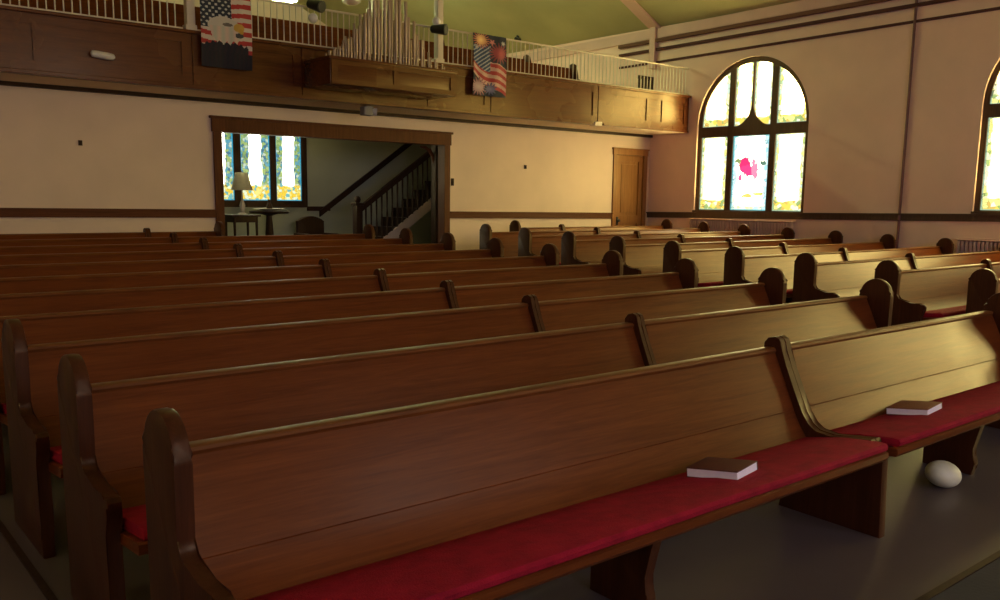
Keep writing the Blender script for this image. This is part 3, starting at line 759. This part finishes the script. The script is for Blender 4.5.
def spotlight(x, z, label, aim):
    t = thing('spotlight', label, 'spotlight', W(x, YP-.02, 2.80), group='spotlights on the balcony rail')
    dzv = (z-2.80)*U
    bm = B(); tube(bm, [(0, .012, 0), (0, -.03, 0), (0, -.10, dzv)], .012, 8); link('bracket', bm, M['black'], t)
    bm = B(); d = Vector(aim).normalized(); c = Vector((0, -.14, dzv))
    tube(bm, [c-d*.14, c-d*.12, c+d*.0, c+d*.10, c+d*.12], [.04, .06, .075, .085, .085], 18); link('lamp_housing', bm, M['black'], t)
    bm = B(); tube(bm, [c+d*.118, c+d*.126], [.078, .07], 18); o = link('lens', bm, M['black'], t)
    bm = B(); bmesh.ops.create_uvsphere(bm, u_segments=16, v_segments=10, radius=.07); bmesh.ops.translate(bm, verts=bm.verts, vec=(-.02, -.10, dzv-.17 if x < 8 else dzv+.12))
    for v in bm.verts: v.co.z = v.co.z
    link('bulb', bm, M['glasswhite'], t)
spotlight(6.76, 2.80, 'black round spotlight on the rail left of the organ pipes', (.35, -1, -.3))
spotlight(9.02, 2.74, 'black round spotlight on the rail beside the right white post', (.55, -1, -.1))

# emergency lights
t = thing('emergency_light', 'white oval emergency light fixed to the balcony panelling', 'light', W(3.74, YP+.018, 1.77))
bm = B(); tube(bm, [(-.135, -.045, .01), (-.125, -.05, .01), (-.06, -.055, .005), (.06, -.055, -.005), (.125, -.05, -.01), (.135, -.045, -.01)], [.02, .038, .045, .045, .038, .02], 14); link('housing', bm, M['plastic'], t)
bm = B(); bx(bm, (-.09, -.03, -.03), (.09, .006, .03), .006); link('back_plate', bm, M['grey'], t)
t = thing('emergency_light', 'small grey box light under the organ case', 'light', W(7.86, 12.72, 1.455))
bm = B(); bx(bm, (-.11, -.07, -.15), (.06, .07, -.02), .012); bx(bm, (-.05, -.05, -.022), (.05, .05, -.001), .004); link('housing', bm, M['grey'], t)
bm = B(); tube(bm, [(.055, -.03, -.085), (.115, -.06, -.09)], [.055, .06], 14); link('lamp_head', bm, M['plastic'], t)

# wall fittings
def wall_plate(name, x, z, w, h, mat, label, cat):
    bm = B(); bx(bm, (-w/2, -.018, -h/2), (w/2, 0, h/2), .004); bx(bm, (-w/5, -.030, -h/4), (w/5, -.016, h/4), .004)
    o = link(name, bm, mat, None, loc=W(x, YB, z)); tag(o, label, cat)
wall_plate('wall_hook', 3.70, .70, .05, .07, M['dark'], 'small dark fitting on the back wall left of the wide opening', 'wall fitting')
wall_plate('wall_hook', 12.04, .635, .05, .07, M['dark'], 'small dark fitting on the back wall right of the wide opening', 'wall fitting')
wall_plate('light_switch', 10.22, .30, .06, .13, M['dark'], 'dark light switch beside the opening casing', 'switch')
# wall pipe by the second window
bm = B(); tube(bm, [W(XW-.03, 7.74, floor_z(7.7)), W(XW-.03, 7.74, EAVE+.0)], .022, 10); 
o = link('wall_pipe', bm, plain('pipe_paint', (.20, .085, .075), .5), None); tag(o, 'thin dark red pipe running up the window wall', 'pipe')

# radiators
def radiator(y0, y1, ztop, label):
    yc = (y0+y1)/2; z0 = floor_z(yc)
    t = thing('radiator', label, 'radiator', W(XW-.09, yc, z0), group='radiators along the window wall')
    H = (ztop-z0)*U; n = int((y1-y0)*U/.062)
    bm = B()
    pr = [(-.05, .06), (.05, .06), (.055, .10), (.03, .14), (.03, H-.14), (.055, H-.09), (.05, H-.03), (.02, H-.012), (-.02, H-.012), (-.05, H-.03), (-.055, H-.09), (-.03, H-.14), (-.03, .14), (-.055, .10)]
    prism(bm, pr, -.021, .021, 'Y', bev=.008)
    s0 = link('section', bm, M['iron'], t)
    for i in range(n):
        c = s0 if i == 0 else s0.copy()
        if i: COL.objects.link(c)
        c.location = (0, (i-(n-1)/2)*.062, 0)
    bm = B(); L = n*.062/2
    bm.free()
    for hz in (.12, H-.08):
        bm = B(); tube(bm, [(0, -L, hz), (0, L, hz)], .022, 8); link('pipe', bm, M['iron'], t)
    for s in (-1, 1):
        bm = B(); bx(bm, (-.045, s*(L-.04)-.02, 0), (.045, s*(L-.04)+.02, .09), .008); link('foot', bm, M['iron'], t)
    bm = B(); bx(bm, (-.075, -L-.02, H-.01), (.075, L+.02, H+.012), .005); link('shelf', bm, M['wall_pinklit'], t)
radiator(9.80, 12.33, -.37, 'long radiator under the window nearest the balcony')
radiator(5.20, 6.70, -.575, 'shorter radiator below the front end window')

# ================================================================== ENTRANCE HALL
NY = 16.5
bm = B()
wbox(bm, (4.0, NY, ZF-.2), (13.6, NY+.2, 1.46))
NW = [(6.58, 7.19), (7.33, 7.93), (8.055, 8.60)]
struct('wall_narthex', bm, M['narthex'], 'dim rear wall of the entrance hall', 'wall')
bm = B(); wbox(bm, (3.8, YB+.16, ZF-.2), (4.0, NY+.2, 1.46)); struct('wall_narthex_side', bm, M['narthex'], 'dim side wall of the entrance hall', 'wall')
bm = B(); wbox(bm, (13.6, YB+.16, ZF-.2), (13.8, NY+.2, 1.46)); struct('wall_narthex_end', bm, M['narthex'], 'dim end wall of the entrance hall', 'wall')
bm = B()
plate(bm, rect(6.45, 8.72, -.22, 1.42), [rect(a, b, -.09, 1.32) for a, b in NW], lambda p: W(p[0], NY, p[1]), Vector((0, -.06*U, 0)))
fr = struct('window_9', bm, M['dark'], 'three light stained glass window in the entrance hall', 'window')
for a, b in NW:
    pane('pane', rect(a, b, -.09, 1.32), lambda q: W(q[0], NY-.02, q[1]), Vector((0, -.012, 0)), M['glass_n'], fr)
bm = B(); wbox(bm, (4.0, NY-.03, -.29), (6.44, NY, -.2)); wbox(bm, (8.73, NY-.03, -.29), (9.25, NY, -.2))
struct('trim_15', bm, M['dark'], 'dark chair rail in the entrance hall', 'trim')

# staircase
SX0, SY0, SY1 = 9.28, 15.5, 16.44
zn = floor_z(13.6)
t = thing('staircase', 'dark wooden staircase rising to the right behind the wide opening', 'staircase', W(SX0, SY0, zn))
def sl(x, y, z): return ((x-SX0)*U, (y-SY0)*U, (z-zn)*U)
sl_ = .685
n = 13; run = .285; rise = run*sl_
bm = B()
for i in range(n):
    x = SX0+.05+i*run
    bx(bm, sl(x-.02, SY0+.02, zn+rise*(i+1)-.035), sl(x+run, SY1, zn+rise*(i+1)))
    bx(bm, sl(x, SY0+.03, zn+rise*i if i else zn+.001), sl(x+.02, SY1, zn+rise*(i+1)-.03))
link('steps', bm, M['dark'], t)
def slope_band(bm, x0, x1, zoff0, zoff1, y0, y1, base=None):
    f = lambda x: zn + sl_*(x-SX0)
    pts = [sl(x0, 0, f(x0)+zoff0), sl(x1, 0, f(x1)+zoff0), sl(x1, 0, f(x1)+zoff1), sl(x0, 0, f(x0)+zoff1)]
    prism(bm, [(p[0], p[2]) for p in pts], (y0-SY0)*U, (y1-SY0)*U, 'Y')
bm = B(); slope_band(bm, SX0+.12, SX0+3.6, -.08, .14, SY0-.03, SY0+.02); o = link('stringer', bm, M['white'], t); o['label'] = 'pale painted stringer board'
bm = B(); slope_band(bm, SX0+.05, SX0+3.3, 1.02, 1.15, SY0-.03, SY0+.05); link('handrail', bm, M['dark'], t)
bm = B(); slope_band(bm, 9.0, 12.6, 1.17, 1.30, SY1-.0, SY1+.045); o = link('wall_rail', bm, M['dark'], t)
bb = None
for i in range(24):
    x = SX0+.22+i*.125
    zb = zn+sl_*(x-SX0)+.13; zt = zn+sl_*(x-SX0)+1.04
    bm = B(); q = sl(x, SY0+.0, zb); h = (zt-zb)*U
    if bb is None:
        lathe(bm, [(.018, 0), (.018, .12), (.011, .14), (.024, .30), (.013, h-.35), (.018, h-.15), (.018, h)], 8)
        bb = link('baluster', bm, M['dark'], t); c = bb
    else:
        bm.free(); c = bb.copy(); COL.objects.link(c)
    c.location = q
bm = B(); q = sl(9.30, SY0-.02, zn)
bx(bm, (q[0]-.07, q[1]-.07, 0), (q[0]+.07, q[1]+.07, 1.18), .01)
bx(bm, (q[0]-.09, q[1]-.09, 0), (q[0]+.09, q[1]+.09, .22), .012)
bx(bm, (q[0]-.09, q[1]-.09, 1.16), (q[0]+.09, q[1]+.09, 1.21), .012)
lathe(bm, [(.03, 1.20), (.05, 1.23), (.062, 1.27), (.05, 1.31), (.02, 1.335)], 14, (q[0], q[1], 0))
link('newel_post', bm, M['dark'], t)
# column with a scrolled bracket just inside the opening
t = thing('timber_post', 'dark timber post with a curved bracket inside the right side of the opening', 'post', W(10.33, 14.25, zn))
bm = B(); bx(bm, (-.075, -.075, 0), (.075, .075, (1.455-zn)*U), .012); bx(bm, (-.10, -.10, 0), (.10, .10, .25), .015); link('shaft', bm, M['dark'], t)
bm = B(); hh = (1.455-zn)*U
tube(bm, [(-.05, 0, hh-.75), (-.09, 0, hh-.62), (-.16, 0, hh-.53), (-.26, 0, hh-.48), (-.36, 0, hh-.47)], [.03, .032, .032, .03, .02], 10); link('bracket', bm, M['case'], t)

# lamp on a side table
LX, LY = 6.98, 15.65
tz = -.345
t = thing('side_table', 'small dark side table holding the shaded lamp', 'table', W(LX-.03, LY, zn))
h = (tz-zn)*U
bm = B(); bx(bm, (-.26, -.24, h-.03), (.26, .24, h), .008); link('table_top', bm, M['dark'], t)
bm = B(); bx(bm, (-.22, -.20, h-.13), (.22, .20, h-.03), .004); link('apron', bm, M['dark'], t)
for sx in (-1, 1):
    for sy in (-1, 1):
        bm = B(); tube(bm, [(sx*.20, sy*.18, h-.05), (sx*.20, sy*.18, h*.5), (sx*.21, sy*.19, 0)], [.026, .02, .014], 8); link('leg', bm, M['dark'], t)
t = thing('table_lamp', 'table lamp with a pale tapered shade before the stained glass', 'lamp', W(LX, LY, tz))
bm = B(); lathe(bm, [(.085, 0), (.085, .015), (.05, .03), (.03, .05), (.045, .12), (.05, .16), (.03, .22), (.015, .26), (.012, .42)], 18); link('base', bm, M['shade'], t)
bm = B(); lathe(bm, [(.185, .42), (.105, .72), (.099, .72), (.178, .42)], 24, cap=False); link('lamp_shade', bm, M['linen'], t)
bm = B(); tube(bm, [(0, 0, .41), (0, 0, .735), (0, 0, .75)], [.006, .006, .012], 8); link('finial', bm, M['brass'], t)
# round table with a dish and a small ornament
TX, TY = 7.62, 15.9
tz2 = -.285
t = thing('round_table', 'round dark pedestal table below the stained glass', 'table', W(TX, TY, zn))
h = (tz2-zn)*U
bm = B(); lathe(bm, [(.01, h-.045), (.33, h-.04), (.35, h-.02), (.345, h), (.01, h)], 28); link('table_top', bm, M['dark'], t)
bm = B(); lathe(bm, [(.24, 0), (.20, .05), (.07, .10), (.05, .3), (.08, .55), (.05, h-.08), (.16, h-.045)], 18); link('pedestal', bm, M['dark'], t)
t = thing('dish', 'pale shallow dish on the round table', 'dish', W(TX, TY, tz2))
bm = B(); lathe(bm, [(.09, 0), (.10, .008), (.22, .035), (.28, .042), (.275, .05), (.21, .042), (.09, .018), (.01, .015)], 28); link('bowl', bm, M['shade'], t)
t = thing('vase', 'small dark vase standing in the pale dish', 'vase', W(TX+.01, TY, tz2+.018))
bm = B(); lathe(bm, [(.03, 0), (.05, .03), (.055, .07), (.03, .12), (.022, .16), (.032, .19), (.028, .19), (.018, .16)], 16, cap=False); link('body', bm, M['dark'], t)
# upholstered chair
t = thing('armchair', 'dark rounded armchair beside the staircase', 'chair', W(8.62, 15.95, zn))
bm = B(); prism(bm, [(-.28, .42)] + [(-.28+.56*i/10, .86+.09*math.sin(math.pi*i/10)) for i in range(11)] + [(.28, .42)], .16, .26, 'Y', bev=.03); link('backrest', bm, M['dark'], t)
bm = B(); bx(bm, (-.27, -.28, .30), (.27, .20, .46), .04); link('seat', bm, M['dark'], t)
for s in (-1, 1):
    bm = B(); bx(bm, (s*.30-.05, -.28, .30), (s*.30+.05, .22, .64), .035); link('arm', bm, M['dark'], t)
    for y in (-.22, .18):
        bm = B(); tube(bm, [(s*.26, y, .32), (s*.27, y, 0)], [.03, .018], 8); link('leg', bm, M['dark'], t)

# ================================================================== GALLERY FITTINGS
t = thing('gallery_chair', 'dark slatted chair behind the railing near the window wall', 'chair', W(15.15, 13.05, 1.60))
bm = B(); bx(bm, (-.22, -.20, .43), (.22, .20, .47), .01); link('seat', bm, M['dark'], t)
bm = B()
for i in range(5): bx(bm, (-.18+i*.09-.022, .17, .50), (-.18+i*.09+.022, .20, .95), .004)
bx(bm, (-.23, .165, .93), (.23, .21, 1.0), .01); link('backrest', bm, M['dark'], t)
for sx in (-1, 1):
    for sy in (-1, 1):
        bm = B(); bx(bm, (sx*.20-.02, sy*.18-.02, 0), (sx*.20+.02, sy*.18+.02, .44 if sy < 0 else .95), .004); link('leg', bm, M['dark'], t)
t = thing('pendant_lamp', 'pale opal bowl lamp hanging above the gallery', 'lamp', W(8.93, 15.0, 3.50))
zc = RIDGE_Z - SLOPE*(8.93-RIDGE_X)
bm = B(); lathe(bm, [(.02, 0), (.10, .01), (.16, .05), (.17, .09), (.12, .15), (.05, .17)], 20); link('bowl', bm, M['glasswhite'], t)
bm = B(); tube(bm, [(0, 0, .16), (0, 0, (zc-3.5)*U)], .008, 6); link('stem', bm, M['black'], t)
zl = EAVE + SLOPE*(XW-15.25)
def fluorescent(x, y, z, L, label):
    t = thing('fluorescent_light', label, 'light', W(x, y, z), group='strip lights over the gallery')
    bm = B(); prism(bm, [(-.035, .02), (.035, .02), (.03, .09), (-.03, .09)], -L-.02, L+.02, 'X', bev=.006); link('housing', bm, M['white'], t)
    for q in (-.07, .07):
        bm = B(); tube(bm, [(-L, q, .04), (L, q, .04)], .019, 12); link('tube', bm, M['tube'], t)
    zc = RIDGE_Z - SLOPE*abs(x-RIDGE_X) - .06
    for q in (-.6*L, .6*L):
        bm = B(); tube(bm, [(q, 0, .085), (q, 0, (zc-z)*U-abs(q)*SLOPE-.02)], .006, 6); link('hanger', bm, M['black'], t)
fluorescent(7.98, 16.05, 3.60, .32, 'lit strip light over the gallery at the top edge, above the eagle banner side')
fluorescent(11.6, 17.0, 4.80, .9, 'lit strip light over the gallery, hung high towards the window wall')
t = thing('ceiling_spotlight', 'small black fitting on the olive ceiling above the gallery', 'light', W(15.25, 17.6, zl))
bm = B(); tube(bm, [(0, 0, .01), (0, 0, -.05)], .03, 10); link('mount', bm, M['black'], t)
bm = B(); tube(bm, [(-.09, -.02, -.07), (.07, .0, -.09)], [.035, .045], 12); link('lamp_housing', bm, M['black'], t)

# ================================================================== LIGHT, CAMERA
glow('glass_a', 1.25); glow('glass_c', 1.2); glow('glass_n', 1.0)
w = bpy.data.worlds.new('sky'); C.world = w; w.use_nodes = True
bg = w.node_tree.nodes['Background']; bg.inputs[0].default_value = (.6, .7, .9, 1); bg.inputs[1].default_value = .3

f, cy = 894.0, 335.8
yaw, pitch, roll = math.radians(40.06), math.radians(8.71), math.radians(0.74)
fw = Vector((math.sin(yaw)*math.cos(pitch), math.cos(yaw)*math.cos(pitch), -math.sin(pitch)))
r0 = Vector((math.cos(yaw), -math.sin(yaw), 0)); u0 = r0.cross(fw)
r = r0*math.cos(roll)+u0*math.sin(roll); u = -r0*math.sin(roll)+u0*math.cos(roll)
cam = bpy.data.cameras.new('camera'); co = bpy.data.objects.new('camera', cam); COL.objects.link(co)
cam.sensor_width = 36; cam.lens = f/1000*36; cam.shift_y = (cy-300)/1000
cam.clip_start = .02; cam.clip_end = 200
m = Matrix(((r.x, u.x, -fw.x, 0), (r.y, u.y, -fw.y, 0), (r.z, u.z, -fw.z, 0), (0, 0, 0, 1)))
m.translation = W(0, 0, 0); co.matrix_world = m
C.camera = co
vs = C.view_settings
C.display_settings.display_device = 'sRGB'
vs.view_transform = 'Standard'; vs.look = 'None'; vs.exposure = 0.22; vs.gamma = 1.0; vs.use_curve_mapping = False
C.cycles.max_bounces = 10; C.cycles.diffuse_bounces = 5; C.cycles.glossy_bounces = 4
C.cycles.use_denoising = True
